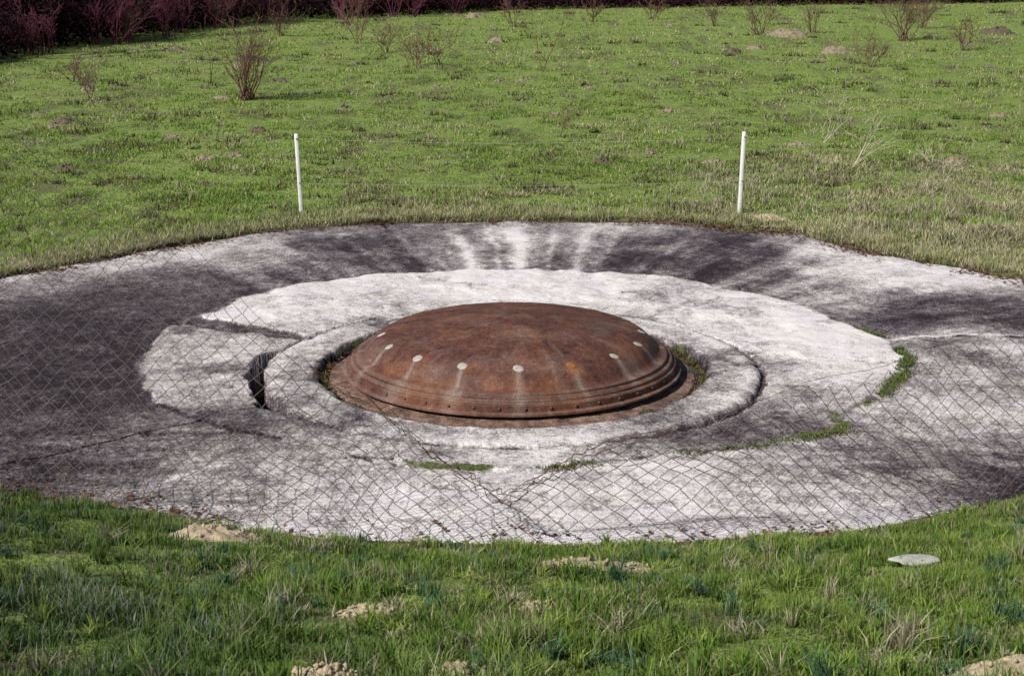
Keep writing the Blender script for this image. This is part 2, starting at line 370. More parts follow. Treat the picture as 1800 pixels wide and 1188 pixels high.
# ---------------------------------------------------------------- steel dome
turret=empty("armoured_dome")
tag(turret,"low rusty brown steel dome with bolted rim set in concrete","armoured dome")
def lathe(name,prof,nth,pale=None,smooth=True,parent=None,matl=None,orange=None,rough=0):
    prof=np.array(prof,float); n=len(prof)
    t=np.linspace(0,2*np.pi,nth,endpoint=False)
    R=prof[None,:,0]; Zz=np.repeat(prof[None,:,1],nth,0)
    X=R*np.cos(t)[:,None]; Y=R*np.sin(t)[:,None]
    if rough: Zz=Zz+(fbm(X*4,Y*4,160,4)-.5)*rough
    V=np.stack([X,Y,Zz],-1).reshape(-1,3)
    j=np.arange(nth)[:,None]*n; j2=((np.arange(nth)+1)%nth)[:,None]*n; k=np.arange(n-1)[None]
    F=np.stack([j+k,j2+k,j2+k+1,j+k+1],-1)[...,::-1].reshape(-1,4)
    T=np.repeat(t[:,None],n,1); Rr=np.repeat(R,nth,0)
    p=pale(T,Rr,Zz) if pale else np.zeros(T.shape)
    o=orange(T,Rr,Zz) if orange else np.zeros(T.shape)
    ob=build(name,V,F,matl or M_rust,attrs={"pale":p,"orange":o},smooth=smooth,parent=parent)
    if smooth:
        m=ob.modifiers.new("e",'EDGE_SPLIT'); m.split_angle=math.radians(30)
    return ob
NH=16; A0=math.radians(-90+2.5)
hole_a=[A0+i*2*math.pi/NH for i in range(NH)]
def pale(T,R,Zz):
    p=np.zeros(T.shape)
    for h in hole_a:
        d=np.abs((T-h+np.pi)%(2*np.pi)-np.pi)
        wd=.018+.06*np.clip(R-1.8,0,1)
        p=np.maximum(p,np.exp(-(d/wd)**2)*ss(1.78,1.86,R)*(.9-.55*ss(1.9,2.35,R))*(.2+1.0*vn(T*60,R*3,5)))
    p+=.28*ss(.6,.8,fbm(T*14,R*1.2,120))*ss(.5,1.6,R)
    p+=.20*ss(.5,.75,fbm(R*np.cos(T)*2.5,R*np.sin(T)*2.5,125,6))
    p+=.35*np.exp(-((R-2.11)/.012)**2)+.35*np.exp(-((R-2.185)/.010)**2)+.3*np.exp(-((R-2.295)/.012)**2)
    for a,w,s in ((-1.45,.03,.14),(-1.75,.03,.12),(-2.3,.02,.08)):
        d=np.abs((T-a+np.pi)%(2*np.pi)-np.pi); p+=s*np.exp(-(d/w)**2)*ss(.2,.7,R)*ss(1.8,1.2,R)
    return np.clip(p,0,1)
def orange(T,R,Zz):
    o=.40*ss(.55,.75,fbm(T*5,R*4,130))
    d=np.abs((T-hole_a[1]+np.pi)%(2*np.pi)-np.pi)
    o=np.maximum(o,np.exp(-(d/.05)**2)*np.exp(-((R-1.83)/.09)**2))
    return o
Rs=6.5; cap=[(.001,.765)]
for r_ in np.linspace(.05,1.72,44): cap.append((r_,.765-(Rs-math.sqrt(Rs*Rs-r_*r_))))
def arc(pts,n=5):
    out=[]
    P=[np.array(p) for p in pts]
    for i in range(len(P)-1):
        p0=P[max(i-1,0)];p1=P[i];p2=P[i+1];p3=P[min(i+2,len(P)-1)]
        for q in range(n):
            u=q/n; out.append(tuple(.5*((2*p1)+(-p0+p2)*u+(2*p0-5*p1+4*p2-p3)*u*u+(-p0+3*p1-3*p2+p3)*u**3)))
    out.append(tuple(P[-1])); return out
cap+=arc([(1.79,.508),(1.865,.462),(1.92,.405),(1.965,.345),(2.0,.305),(2.05,.283)])
shell=lathe("dome_shell",cap,540,pale,parent=turret,orange=orange)
collar=[(2.0,.290),(2.10,.282),(2.112,.274),(2.112,.240),(2.135,.232),(2.175,.228),(2.185,.218),(2.185,.186),(2.205,.178),(2.23,.174),(2.238,.164),(2.245,.08)]
lathe("collar",collar,360,pale,parent=turret,orange=orange)
rim=[(2.236,.092),(2.295,.088),(2.308,.080),(2.312,.070),(2.312,.052),(2.29,.042),(2.26,.036),(2.20,.0)]
lathe("rim",rim,360,pale,parent=turret,orange=orange)
fl=[(2.1,.006)]+[(r_,.008-.007*i) for i,r_ in enumerate(np.linspace(2.2,2.49,9))]+[(2.505,-.07),(2.505,-.2)]
lathe("flange_plate",fl,480,parent=turret,matl=M_fl,rough=.045)
def domemesh(r,h,n=12,rings=4,jag=0):
    V=[];Fq=[];Ft=[]
    R_=random.Random(4); jj=[1+R_.uniform(-jag,jag) for _ in range(n)]
    for i in range(rings):
        a=i/(rings)*math.pi/2
        for j in range(n):
            q=r*jj[j]
            V.append((q*math.cos(a)*math.cos(2*math.pi*j/n),q*math.cos(a)*math.sin(2*math.pi*j/n),h*math.sin(a)))
    V.append((0,0,h)); t=len(V)-1
    for i in range(rings-1):
        for j in range(n): Fq.append((i*n+j,i*n+(j+1)%n,(i+1)*n+(j+1)%n,(i+1)*n+j))
    for j in range(n): Ft.append(((rings-1)*n+j,(rings-1)*n+(j+1)%n,t))
    return np.array(V),[np.array(Fq),np.array(Ft)]
V,F=domemesh(.021,.019)
proto=build("bolt",V,F,M_bolt,smooth=True,parent=turret)
NB=44
def place(ob,a,r,z,tilt):
    n=Vector((math.cos(a)*math.cos(tilt),math.sin(a)*math.cos(tilt),math.sin(tilt)))
    ob.location=(r*math.cos(a),r*math.sin(a),z); ob.rotation_mode='QUATERNION'; ob.rotation_quaternion=n.to_track_quat('Z','Y')
place(proto,A0+.03,2.243,.131,0)
for i in range(1,NB):
    o=proto.copy(); col.objects.link(o); o.parent=turret; place(o,A0+.03+i*2*math.pi/NB,2.241,.131,0)
V,F=domemesh(.070,.009,20,3,.12)
pp=build("plug",V,F,M_plug,smooth=True,parent=turret)
rh=1.775; zh=.514; tl=math.radians(68)
place(pp,hole_a[0],rh,zh,tl)
for i in range(1,NH):
    o=pp.copy(); col.objects.link(o); o.parent=turret; place(o,hole_a[i]+random.uniform(-.015,.015),rh,zh,tl)
    s_=random.uniform(.85,1.05); o.scale=(s_,s_,1)
    if i==1:
        o.data=pp.data.copy(); o.data.materials[0]=M_plugr; o["label"]="orange rusted plug with pale rim lost"
# ---------------------------------------------------------------- chain link fence
fence=empty("chain_link_fence",(0,0,0))
tag(fence,"sagging rusty chain-link fence along the concrete edge","fence")
fx=np.array([-6.6,-5.49,-4.0,-2.84,-1.66,.28,1.66,3.4,4.3,5.4,6.6]); fy=np.array([-4.55,-4.9,-5.4,-5.9,-6.25,-6.35,-6.33,-6.02,-5.6,-5.1,-4.6])
px=np.linspace(-6.5,6.5,600); py=np.interp(px,fx,fy); k=np.hanning(61);k/=k.sum()
py=np.convolve(np.pad(py,30,'edge'),k,'valid')
S=np.concatenate([[0],np.cumsum(np.hypot(np.diff(px),np.diff(py)))]); L=S[-1]
def FX(s): return np.interp(s,S,px)
def FY(s): return np.interp(s,S,py)
Tx=np.array([-6.6,-4.5,-3.2,-2.3,-1.75,-1.18,-.5,-.06,.4,.84,1.6,2.7,4.5,6.6]); Tv=np.array([4.1,3.7,3.0,2.2,1.66,1.22,.78,.55,.82,1.08,1.3,1.6,1.8,2.0])
def TopH(x): return np.interp(x,Tx,Tv)
def FP(s,t,off=0):
    s=np.asarray(s,float); t=np.asarray(t,float)
    wx=(fbm(s*.8,t*.9,200)-.5)*.36; wn=(fbm(s*.7,t*.8,201)-.5)*.4*np.clip(t,0,1)
    wz=(fbm(s*.9,t*.9,203)-.5)*.36*np.clip(t*2,0,1)
    y=FY(s+wx); zb=np.maximum(Hh(FX(s),FY(s)),0.)
    return np.stack([FX(s+wx)+0*s,y+wn+off+0*s,zb-.02+t+wz],-1)
cw=.098; P0=[];P1=[];RW=[]
nc=int(L/cw)
for i in range(nc):
    s0=(i+.5)*cw; T=float(TopH(FX(s0)))+random.uniform(-.06,.02); ch=.086*(.6+.4*min(1,T/1.5)); nrow=int(T/ch)
    q=np.arange(nrow+1); sgn=np.where((q+i)%2==0,1,-1)
    s=s0+sgn*cw*.5+ (rng.random(nrow+1)-.5)*.014; tz=q*ch
    p=FP(s,tz); p[:,1]+=sgn*.004
    P0.append(p[:-1]);P1.append(p[1:])
P0=np.concatenate(P0);P1=np.concatenate(P1)
r_=.0037-.0009*ss(1.2,2.2,P0[:,2])
V,F=tubes(P0,P1,r_,r_,4); build("wire_mesh",V,F,M_wire,parent=fence)
P0=[];P1=[];R=[]
for kk in range(4):
    s=np.arange(0,L,.045); x=FX(s); T=TopH(x)
    inV=ss(-2.0,-1.2,x)*ss(1.6,.8,x)
    m=np.ones(len(s),bool) if kk==0 else inV>.05
    zz=T-.01-kk*.04*(.3+inV)*(fbm(s*3,s*0+kk,220)*1.6)+(rng.random(len(s))-.5)*.07*inV
    p=FP(s,zz); p[:,1]+=(rng.random(len(s))-.5)*.06*inV; p[:,0]+=(rng.random(len(s))-.5)*.05*inV
    ok=m[:-1]&m[1:]
    P0.append(p[:-1][ok]);P1.append(p[1:][ok]); R.append((.0022+.0016*inV)[:-1][ok])
P0=np.concatenate(P0);P1=np.concatenate(P1);R=np.concatenate(R)
V,F=tubes(P0,P1,R,R,5); build("top_wire",V,F,M_wirer,parent=fence)
def prism_post(h,w,cap=.03):
    lv=[(0,w*1.0),(h*.5,w*.97),(h-cap,w*.94),(h,w*.7)]
    V=[];F=[]
    ch=.22
    for zz,ww in lv:
        for sx,sy in ((1,1),(-1,1),(-1,-1),(1,-1)):
            a=(sx*ww/2,sy*ww/2*(1-ch)); b=(sx*ww/2*(1-ch),sy*ww/2)
            if sx*sy>0: V+= [(a[0],a[1],zz),(b[0],b[1],zz)]
            else: V+= [(b[0],b[1],zz),(a[0],a[1],zz)]
    for l in range(len(lv)-1):
        for i in range(8): F.append((l*8+i,l*8+(i+1)%8,l*8+8+(i+1)%8,l*8+8+i))
    V=np.array(V); V[:,:2]+= (fbm(V[:,2]*3,V[:,0]*9,5)[:,None]-.5)*.008
    return V,[np.array(F),np.array([[24+i for i in range(8)]])]
for xx,hh in ((-6.5,4.1),(6.5,2.1)):
    V,F=prism_post(hh+.3,.034); o=build("post",V,F,M_fpost,parent=fence)
    o.location=(xx,float(np.interp(xx,px,py)),float(Hh(np.array([xx]),np.array([np.interp(xx,px,py)]))[0])-.3)
# ---------------------------------------------------------------- white posts with cords
posts=[]
for n_,(x_,y_,h_,rx,ry,lab) in enumerate([(-4.63,12.15,1.78,.01,-.03,"weathered white painted fence post leaning slightly in grass"),(5.0,12.15,1.78,.0,.02,"upright white painted fence post with scuffed base in grass")]):
    zb=float(Hh(np.array([x_]),np.array([y_]))[0])
    e_=empty("fence_post" if n_==0 else "fence_post.001",(x_,y_,zb)); e_.rotation_euler=(rx,ry,.15)
    tag(e_,lab,"fence post","white posts of the wire fence")
    V,F=prism_post(h_+.1,.090-.006*n_); V[:,2]-=.1
    build("post",V,F,M_white,parent=e_)
    for hz in (.72,1.68):
        V,F=domemesh(.02,.04,10,4); o=build("insulator",V,F,M_ins,smooth=True,parent=e_)
        o.location=(.0,-.045,hz); o.rotation_euler=(math.pi/2,0,0)
    posts.append((x_,y_,zb))
wf=empty("wire_fence",(posts[0][0],12.05,posts[0][2])); tag(wf,"two thin pale cords strung between white posts","wire fence")
for hz,sag in ((.72,.08),(1.68,.12)):
    t=np.linspace(0,1,40); x=(posts[1][0]-posts[0][0])*t
    zz=hz+(posts[1][2]-posts[0][2])*t-sag*4*t*(1-t)
    p=np.stack([x,np.full(40,0.),zz],-1); V,F=tubes(p[:-1],p[1:],np.full(39,.0028),np.full(39,.0028),4)
    build("cord",V,F,M_wirew,parent=wf)
# ---------------------------------------------------------------- vegetation : blades
def blades(name,x,y,h,w,c,lean=.5,mid=True,z=None,matl=None):
    n=len(x); zb=Hh(x,y)-.01 if z is None else z
    a=rng.random(n)*2*np.pi; la=rng.random(n)*2*np.pi; lm=rng.random(n)*lean
    dx=np.cos(a)*w*.5; dy=np.sin(a)*w*.5
    lx=np.cos(la)*lm*h; ly=np.sin(la)*lm*h
    hz=h*np.sqrt(np.clip(1-lm**2*.6,.2,1))
    b=np.stack([x,y,zb],-1); D=np.stack([dx,dy,0*dx],-1)
    tip=b+np.stack([lx,ly,hz],-1)
    if mid:
        m=b+np.stack([lx*.33,ly*.33,hz*.6],-1)
        V=np.stack([b-D,b+D,m+D*.8,m-D*.8,tip],1).reshape(-1,3)
        i=np.arange(n)[:,None]*5
        F=[i+np.array([[0,1,2,3]]),i+np.array([[3,2,4]])]
        cc=np.stack([c*.25,c*.25,c*.85,c*.85,c*1.3],1).reshape(-1,3)  # shade between blades painted in as dark roots under bright tips
    else:
        V=np.stack([b-D,b+D,tip],1).reshape(-1,3); i=np.arange(n)[:,None]*3
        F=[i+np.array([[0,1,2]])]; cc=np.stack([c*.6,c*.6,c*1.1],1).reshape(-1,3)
    ob=build(name,V,F,matl or M_bl,cols=cc); ob["kind"]="stuff"; return ob
def gcol(n,x,y,dry,blue=0.):
    a=np.array([.135,.235,.032]); b=np.array([.30,.41,.08]); d=np.array([.54,.47,.31])
    t=np.clip(fbm(x*.9,y*.9,300)*1.3-.2+(rng.random(n)-.5)*.7,0,1)[:,None]
    c=a*(1-t)+b*t
    m=rng.random(n)<dry; c[m]=d*(.6+.6*rng.random((m.sum(),1)))
    return c*(.7+.6*rng.random((n,1)))
MOUNDS=[(-2.66,-6.85,.44,.34,.13),(.66,-8.2,.60,.34,.07),(-.93,-10.4,.24,.22,.05),(-.95,-12.35,.2,.18,.07),(-.27,-12.35,.2,.17,.06),(2.5,-12.4,.36,.24,.08),(.15,-10.1,.16,.13,.03)]
def mound_mask(x,y):
    k=np.ones(len(x),bool)
    for a,b,c,d,_ in MOUNDS:
        k&=((x-a)/(c*.9))**2+((y-b)/(d*.9))**2+(rng.random(len(x))-.5)*.9>1
        k&=((x-a)/(c*.8))**2+((y-b+d*.7)/(d*.9))**2+(rng.random(len(x))-.5)*1.0>1
    return k
# foreground
n=270000
y=-13.3+9.6*rng.random(n); x=(rng.random(n)-.5)*2*(2.2+.36*(y+18.8)+.6)
e,th=edge(x,y); k=(e+(fbm(x*3,y*3,310)-.5)*.5>.03)&mound_mask(x,y)
dn=fbm(x*1.6,y*1.6,320); k&=(rng.random(n)<.22+1.3*ss(.34,.60,dn))
x=x[k];y=y[k];e=e[k];n=len(x); hv=fbm(x*2.6,y*2.6,330,3)
h=(.03+.115*ss(.25,.8,hv)*(.4+rng.random(n)))*(1+.3*ss(-8,-12,y))*(.5+.5*ss(0,.8,e))
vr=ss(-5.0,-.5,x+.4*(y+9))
dk=(.48+.62*vr)[:,None]*np.stack([.82+.18*vr,np.ones(n),1.6-.6*vr],-1)  # corner light falloff painted into blade colour, darker and bluer leftwards
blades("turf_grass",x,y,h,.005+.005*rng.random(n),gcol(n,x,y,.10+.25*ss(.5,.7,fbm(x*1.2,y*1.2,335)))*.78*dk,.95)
TX=[];TY=[];TH_=[];TC=[]
for q in range(1500):
    ty=-13.2+9*random.random(); tx=(random.random()-.5)*2*(2.6+.36*(ty+18.8))
    if edge(np.array([tx]),np.array([ty]))[0][0]<.15 or not mound_mask(np.array([tx]),np.array([ty]))[0]: continue
    m=random.randint(18,60); rad=.025+.06*random.random(); hh=.08+.18*random.random()**2.0*(1 if ty<-7.5 else .6)
    a=rng.random(m)*6.28; q_=np.abs(rng.normal(0,rad,m))
    xx=tx+q_*np.cos(a); yy=ty+q_*np.sin(a)
    kind=random.random()
    if kind<.2: c=np.array([.09,.19,.10])
    elif kind<.34: c=np.array([.46,.42,.28])
    elif kind<.70: c=np.array([.14,.25,.035])
    else: c=np.array([.30,.40,.08])
    c=c*(.55+.5*float(ss(-5.0,-.5,np.array(tx+.4*(ty+9)))))  # same falloff painted into the tuft colour
    TX.append(xx);TY.append(yy);TH_.append(hh*(.5+.6*rng.random(m)));TC.append(c*(.5+.7*rng.random((m,1))))
TX=np.concatenate(TX);TY=np.concatenate(TY);TH_=np.concatenate(TH_);TC=np.concatenate(TC)
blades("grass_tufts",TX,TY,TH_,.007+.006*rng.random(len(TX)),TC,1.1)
# meadow
n=500000
u=rng.random(n); d=24/(1-u*(1-24/112.))
y=d-18.8; x=(rng.random(n)-.5)*2*(.40*d+3)
e,th=edge(x,y); k=(e+(fbm(x*2,y*2,340)-.5)*.7>.05)
k&=rng.random(n)<.22+1.2*ss(.34,.57,fbm(x*.9,y*.9,345,6))
x=x[k];y=y[k];d=d[k];n=len(x);e=e[k]
dry=.10+.5*ss(2.4,.2,e)+.34*ss(.48,.64,fbm(x*.35,y*.35,350,5))+.60*ss(2.0,9,x)*ss(28,13,y)*ss(.3,.55,fbm(x*.8,y*.8,351))+.10*ss(30,60,y)
hv=fbm(x*1.1,y*1.1,360,5)
h=(.03+.08*ss(.3,.7,hv))*(.6+.8*rng.random(n))*(1+.004*d)
c=gcol(n,x,y,np.clip(dry,0,.85))*1.12*(.82+.36*fbm(x*.25,y*.25,366,3))[:,None]
brn=ss(.58,.68,fbm(x*.8,y*.8,365,5))[:,None]*(rng.random((n,1))<.5)
c=c*(1-brn)+np.array([.16,.12,.07])*brn
blades("meadow_grass",x,y,h,.010+.0006*d+.006*rng.random(n),c,1.1,mid=False)
n=44000
x=rng.uniform(1.5,15,n); y=rng.uniform(6,27,n); e,th=edge(x,y)
k=(e>.2)&(rng.random(n)<ss(.40,.60,fbm(x*.9,y*.9,390,4))*ss(2.0,8.5,x+(fbm(x*.5,y*.5,391)-.5)*5)*ss(26,13,y+(fbm(x*.4,y*.4,392)-.5)*8))
x=x[k];y=y[k];n=len(x)
blades("wispy_dry_grass",x,y,(.08+.24*rng.random(n))*ss(30,12,y),.011+.006*rng.random(n),np.array([.58,.52,.36])*(.6+.6*rng.random((n,1))),1.2)
n=60000
t=rng.uniform(-.15,np.pi+.15,n); rr=Bf(t)+.02+rng.exponential(.5,n)
x=rr*np.cos(t); y=CY+rr*np.sin(t); k=rng.random(n)<.1+1.2*ss(.4,.62,fbm(x*1.2,y*1.2,370))
x=x[k];y=y[k];n=len(x)
blades("dry_edge_grass",x,y,.05+.22*rng.random(n)*fbm(x*2,y*2,371)*1.6,.010+.007*rng.random(n),gcol(n,x,y,.66+0*x),1.1)
TX=[];TY=[];TH_=[];TC=[]
for q in range(900):
    d=26/(1-random.random()*(1-26/105.)); ty=d-18.8; tx=random.uniform(-1,1)*(.39*d+2)
    if edge(np.array([tx]),np.array([ty]))[0][0]<.3: continue
    m=26; rad=random.uniform(.06,.25)*(1+.01*d)
    TX.append(tx+rng.normal(0,rad,m));TY.append(ty+rng.normal(0,rad*.6,m))
    TH_.append(random.uniform(.05,.18)*(.5+.6*rng.random(m))*(1+.01*d))
    c=np.array([.13,.10,.06]) if random.random()<.45 else (np.array([.44,.39,.27]) if random.random()<.65 else np.array([.10,.15,.035]))
    TC.append(c*(.5+.8*rng.random((m,1))))
TX=np.concatenate(TX);TY=np.concatenate(TY);TH_=np.concatenate(TH_);TC=np.concatenate(TC)
blades("meadow_tussocks",TX,TY,TH_,.018+.0008*(TY+18),TC,1.2,mid=False)
t=np.concatenate([np.radians(rng.uniform(-42,22,6500)),np.radians(rng.uniform(250,280,2600)),np.radians(rng.uniform(278,322,900)),np.radians(rng.normal(-31,3,1500))])
rr=Wf(t)+rng.normal(0,.065,len(t)); x=rr*np.cos(t); y=rr*np.sin(t)
k=fbm(x*2.2,y*2.2,101)>.48; x=x[k];y=y[k];n=len(x)
blades("joint_weeds",x,y,.012+.045*rng.random(n),.010+.007*rng.random(n),gcol(n,x,y,.2+0*x)*.6,1.0,z=np.full(n,.01))
t=rng.uniform(-np.pi,np.pi,5000); rr=2.60+rng.normal(0,.035,len(t)); x=rr*np.cos(t); y=rr*np.sin(t); k=fbm(x*1.5,y*1.5,104)>.46
x=x[k];y=y[k];n=len(x)
blades("gully_weeds",x,y,.02+.05*rng.random(n),.012+.008*rng.random(n),gcol(n,x,y,.3+0*x)*.45,.9,z=np.full(n,-.06))
n=14000
t=rng.uniform(-np.pi,np.pi,n); rr=Bf(t)+rng.normal(-.05,.22,n); x=rr*np.cos(t); y=CY+rr*np.sin(t)
k=rng.random(n)<.1+1.1*ss(.45,.62,fbm(x*.6,y*.6,380)); k&=~((y<0)&(rng.random(n)<.6)); x=x[k];y=y[k]
t=rng.uniform(-np.pi,np.pi,900); rr=rng.uniform(2.50,2.66,900); x=np.concatenate([x,rr*np.cos(t)]); y=np.concatenate([y,rr*np.sin(t)]);n=len(x)
zb=np.maximum(Hh(x,y),.03)+.012; zb=np.where(np.hypot(x,y)<2.7,-.035,zb)
a=rng.random(n)*6.28; s=.015+.022*rng.random(n); dz=(rng.random((n,4))-.5)*.02
V=np.stack([np.stack([x+s*np.cos(a+q*np.pi/2)*(1.3 if q%2 else .8),y+s*np.sin(a+q*np.pi/2)*(1.3 if q%2 else .8),zb+dz[:,q]],-1) for q in range(4)],1).reshape(-1,3)
c=np.array([.12,.055,.03])*(.4+1.3*rng.random((n,1))); c=np.repeat(c,4,0)
o=build("leaf_litter",V,np.arange(n*4).reshape(-1,4),M_lf,cols=c); o["kind"]="stuff"
# ---------------------------------------------------------------- mounds
def mound(x_,y_,rx,ry,h,matl,name,lab,cat,grp,seed,res=44,rag=.6):
    g_=np.linspace(-1.25,1.25,res); A,B_=np.meshgrid(g_,g_); r=np.hypot(A,B_)
    r2=r+(fbm(A*2+seed,B_*2,400)-.5)*rag
    xx=A*rx; yy=B_*ry; base=Hh(x_+xx,y_+yy)
    zz=h*np.clip(1-r2**2,-.9,1)*(.6+.8*fbm(A*3+seed,B_*3,410))+ (fbm(A*9+seed,B_*9,401,3)-.5)*h*.9*ss(1.1,.6,r)
    V=np.stack([x_+xx,y_+yy,base+zz-.012],-1).reshape(-1,3)-np.array([x_,y_,0])
    z0=float(Hh(np.array([x_]),np.array([y_]))[0]); V[:,2]-=z0
    i=np.arange(res-1)[None]+np.arange(res-1)[:,None]*res
    F=np.stack([i,i+1,i+1+res,i+res],-1).reshape(-1,4)
    nc_=60 if res>30 else 24; VV=[V]; off=len(V)
    oct_=np.array([(1,0,0),(0,1,0),(-1,0,0),(0,-1,0),(0,0,1),(0,0,-1)],float)
    ft=np.array([(0,1,4),(1,2,4),(2,3,4),(3,0,4),(1,0,5),(2,1,5),(3,2,5),(0,3,5)])
    T=[]
    for q in range(nc_):
        a=random.random()*6.28; rr=random.random()**.6*1.2; cx=rx*rr*math.cos(a); cy=ry*rr*math.sin(a)
        s=random.uniform(.008,.028)*(1 if res>30 else 2.2)
        cz=float(Hh(np.array([x_+cx]),np.array([y_+cy]))[0])-z0+h*max(0,1-rr*rr)*.95
        VV.append(oct_*s*rng.uniform(.6,1.3,(6,1))+np.array([cx,cy,cz])); T.append(ft+off); off+=6
    o=build(name,np.concatenate(VV),[F,np.concatenate(T)],matl); o.location=(x_,y_,z0)
    tag(o,lab,cat,grp); return o
for q,(a,b,c_,d_,e_) in enumerate(MOUNDS):
    mound(a,b,c_,d_,e_,M_soil,"molehill","crumbly pale tan molehill pushed up through the grass","molehill","molehills in the grass",q*7.3)
mound(5.5,11.5,.42,.3,.12,M_soil,"molehill","flat sandy soil patch beside the white post","molehill","molehills in the grass",91)
far=[(-14.2,26.5,.5,.16,1),(-11.5,17.8,.4,.08,1),(15.5,50.5,.8,.35,2),(-20,30,.7,.2,2),(12.0,52.5,.5,.22,2),(15.0,61,1.2,.35,2),(-16.5,52,.6,.2,2),(10.5,50,.45,.3,1),(27,62,.8,.4,1),(-12,47,.8,.25,1),(-.8,57,.5,.25,2),(-2.4,75,.7,.3,2)]
for q in range(44):
    d=36/(1-random.random()*(1-36/96.)); yy=d-18; xx=random.uniform(-.37,.37)*d
    far.append((xx,yy,random.uniform(.15,.42),random.uniform(.07,.18),1 if random.random()<.5 else 2))
for q,(a,b,r0,h0,dk_) in enumerate(far):
    mound(a,b,r0,r0*.7,h0,(M_soil,M_soild,M_soilm)[dk_],"molehill","weathered dark brown molehill on the green meadow" if dk_==1 else "dry tan molehill on the green meadow","molehill","molehills in the meadow",q*3.1+50,20,1.1)
def slab(x_,y_,rx,ry,rz):
    R=random.Random(5); n=11; V=[]
    for j in range(n):
        b=2*math.pi*j/n; f=R.uniform(.7,1.15); V.append((rx*f*math.cos(b),ry*f*math.sin(b),-rz))
    for j in range(n): v=V[j]; V.append((v[0]*1.02,v[1]*1.02,rz*.6))
    for j in range(n): v=V[j]; V.append((v[0]*.93,v[1]*.93,rz))
    F=[(l*n+j,l*n+(j+1)%n,(l+1)*n+(j+1)%n,(l+1)*n+j) for l in range(2) for j in range(n)]
    o=build("stone",np.array(V),[np.array(F),np.array([[2*n+j for j in range(n)]])],M_stone)
    o.location=(x_,y_,float(Hh(np.array([x_]),np.array([y_]))[0])+.05); o.rotation_euler=(.18,.03,.15); return o
tag(slab(3.12,-8.6,.20,.065,.010),"thin flat pale slab lying in the grass","stone")
# ---------------------------------------------------------------- shrubs
def shrub_mesh(seed,h,w,stems,twigs,r0,rmin=.0,bias=(0,0)):
    R=random.Random(seed); P0=[];P1=[];A=[];B=[]
    def grow(p,d,l,r,lev):
        n=5; q=p
        for i in range(n):
            d=(d+Vector((R.gauss(0,.16),R.gauss(0,.16),R.gauss(.03,.08)))).normalized()
            q2=q+d*(l/n); ra=max(rmin,r*(1-.8*i/n)); rb=max(rmin*.8,r*(1-.8*(i+1)/n))
            P0.append(tuple(q));P1.append(tuple(q2));A.append(ra);B.append(rb)
            if lev>0 and i>=1:
                for _ in range(twigs if lev==2 else max(1,twigs-1)):
                    if R.random()<.8:
                        dd=(d+Vector((R.gauss(0,.6),R.gauss(0,.6),R.gauss(.05,.35)))).normalized()
                        grow(q2,dd,l*R.uniform(.25,.5),rb*.7,lev-1)
            q=q2
    for s in range(stems):
        a=R.random()*6.28; t=R.random()**.6*w/(1.6*h)
        d=Vector((math.cos(a)*t+bias[0],math.sin(a)*t+bias[1],1)).normalized()
        grow(Vector((R.gauss(0,.07*w) if stems>4 else 0,R.gauss(0,.07*w) if stems>4 else 0,-.05)),d,h*R.uniform(.6,1.0),r0*R.uniform(.7,1.1),2)
    return tubes(P0,P1,np.array(A),np.array(B),3)
def put(name,V,F,m,x,y,lab,cat,grp,rot=True):
    o=build(name,V,F,m); o.location=(x,y,float(Hh(np.array([x]),np.array([y]))[0])); o.rotation_euler[2]=random.random()*6 if rot else 0
    tag(o,lab,cat,grp); return o
SH=[(-9.47,32.3,2.6,2.2,24,2,.028),(-15,32.3,1.5,1.3,7,2,.018),(-4.1,44.2,1.7,1.9,11,2,.024),(-6.1,51,1.5,1.6,8,2,.024),(-3.2,44.5,1.5,1.1,6,2,.022),(1.3,41.8,2.8,1.0,2,2,.026),
(20.6,57.5,2.9,2.2,15,2,.034),(13.7,61.5,2.1,2.5,10,2,.03),(16.9,63,1.5,1.6,7,2,.028),(12,67.8,1.9,1.3,6,2,.03),(5,72,1.5,1.9,8,2,.032),(-7.9,55.8,2.0,1.7,6,2,.026),(15.6,44.2,1.3,1.5,9,2,.018),
(-20.2,57,2.4,2.3,13,2,.034),(-17.2,67,2.6,2.5,13,2,.034),(1.4,23.5,1.0,1.5,4,2,.012),(-12.5,60,1.6,1.6,7,2,.028),(-17.3,38,1.2,1.2,6,2,.02),(22,52,1.5,1.4,7,2,.028),(9,74,1.4,1.9,8,2,.032),(24,66,1.8,2.1,9,2,.03),(0,70,1.4,1.6,6,2,.03),(-10,70,1.8,1.9,8,2,.032),(-11.8,37.5,2.2,.5,2,1,.018)]
for q,(a,b,h_,w_,s_,t_,r_) in enumerate(SH):
    V,F=shrub_mesh(q+11,h_,w_,s_,t_,r_,.00012*(b+18.8))
    lab="tall bushy leafless red-brown shrub in the meadow" if q==0 else ("thin leafless sapling standing alone in the meadow" if q==5 else "small leafless red-brown shrub in the meadow")
    put("shrub",V,F,M_bark,a,b,lab,"shrub","bare shrubs in the meadow")
for q,(a,b,h_,w_,s_,bx) in enumerate([(9.0,22.5,1.9,.5,3,.55),(7.7,17.2,1.4,.3,2,.05),(8.8,18,1.4,.6,4,.8),(10.6,16,.9,1.2,4,.4),(11.2,19,.8,1.2,4,-.3),(9.8,14.5,.8,1.0,4,.6)]):
    V,F=shrub_mesh(q+71,h_,w_,s_,1,.021,.006,(bx,0))
    put("dry_plant",V,F,M_pale,a,b,"pale dry leaning plant stalks in thin grass","dry plant","dry stalks in the meadow",False)
for q,(a,b,h_) in enumerate([(-4.55,-5.35,.55),(-4.15,-5.55,.5),(-5.2,-5.2,.6),(2.1,-11.2,.35)]):
    V,F=shrub_mesh(q+91,h_,.2,2,1,.004)
    put("dry_plant",V,F,M_pale,a,b,"pale dry weed stalk at the concrete edge","dry plant","dry stalks on the bank")
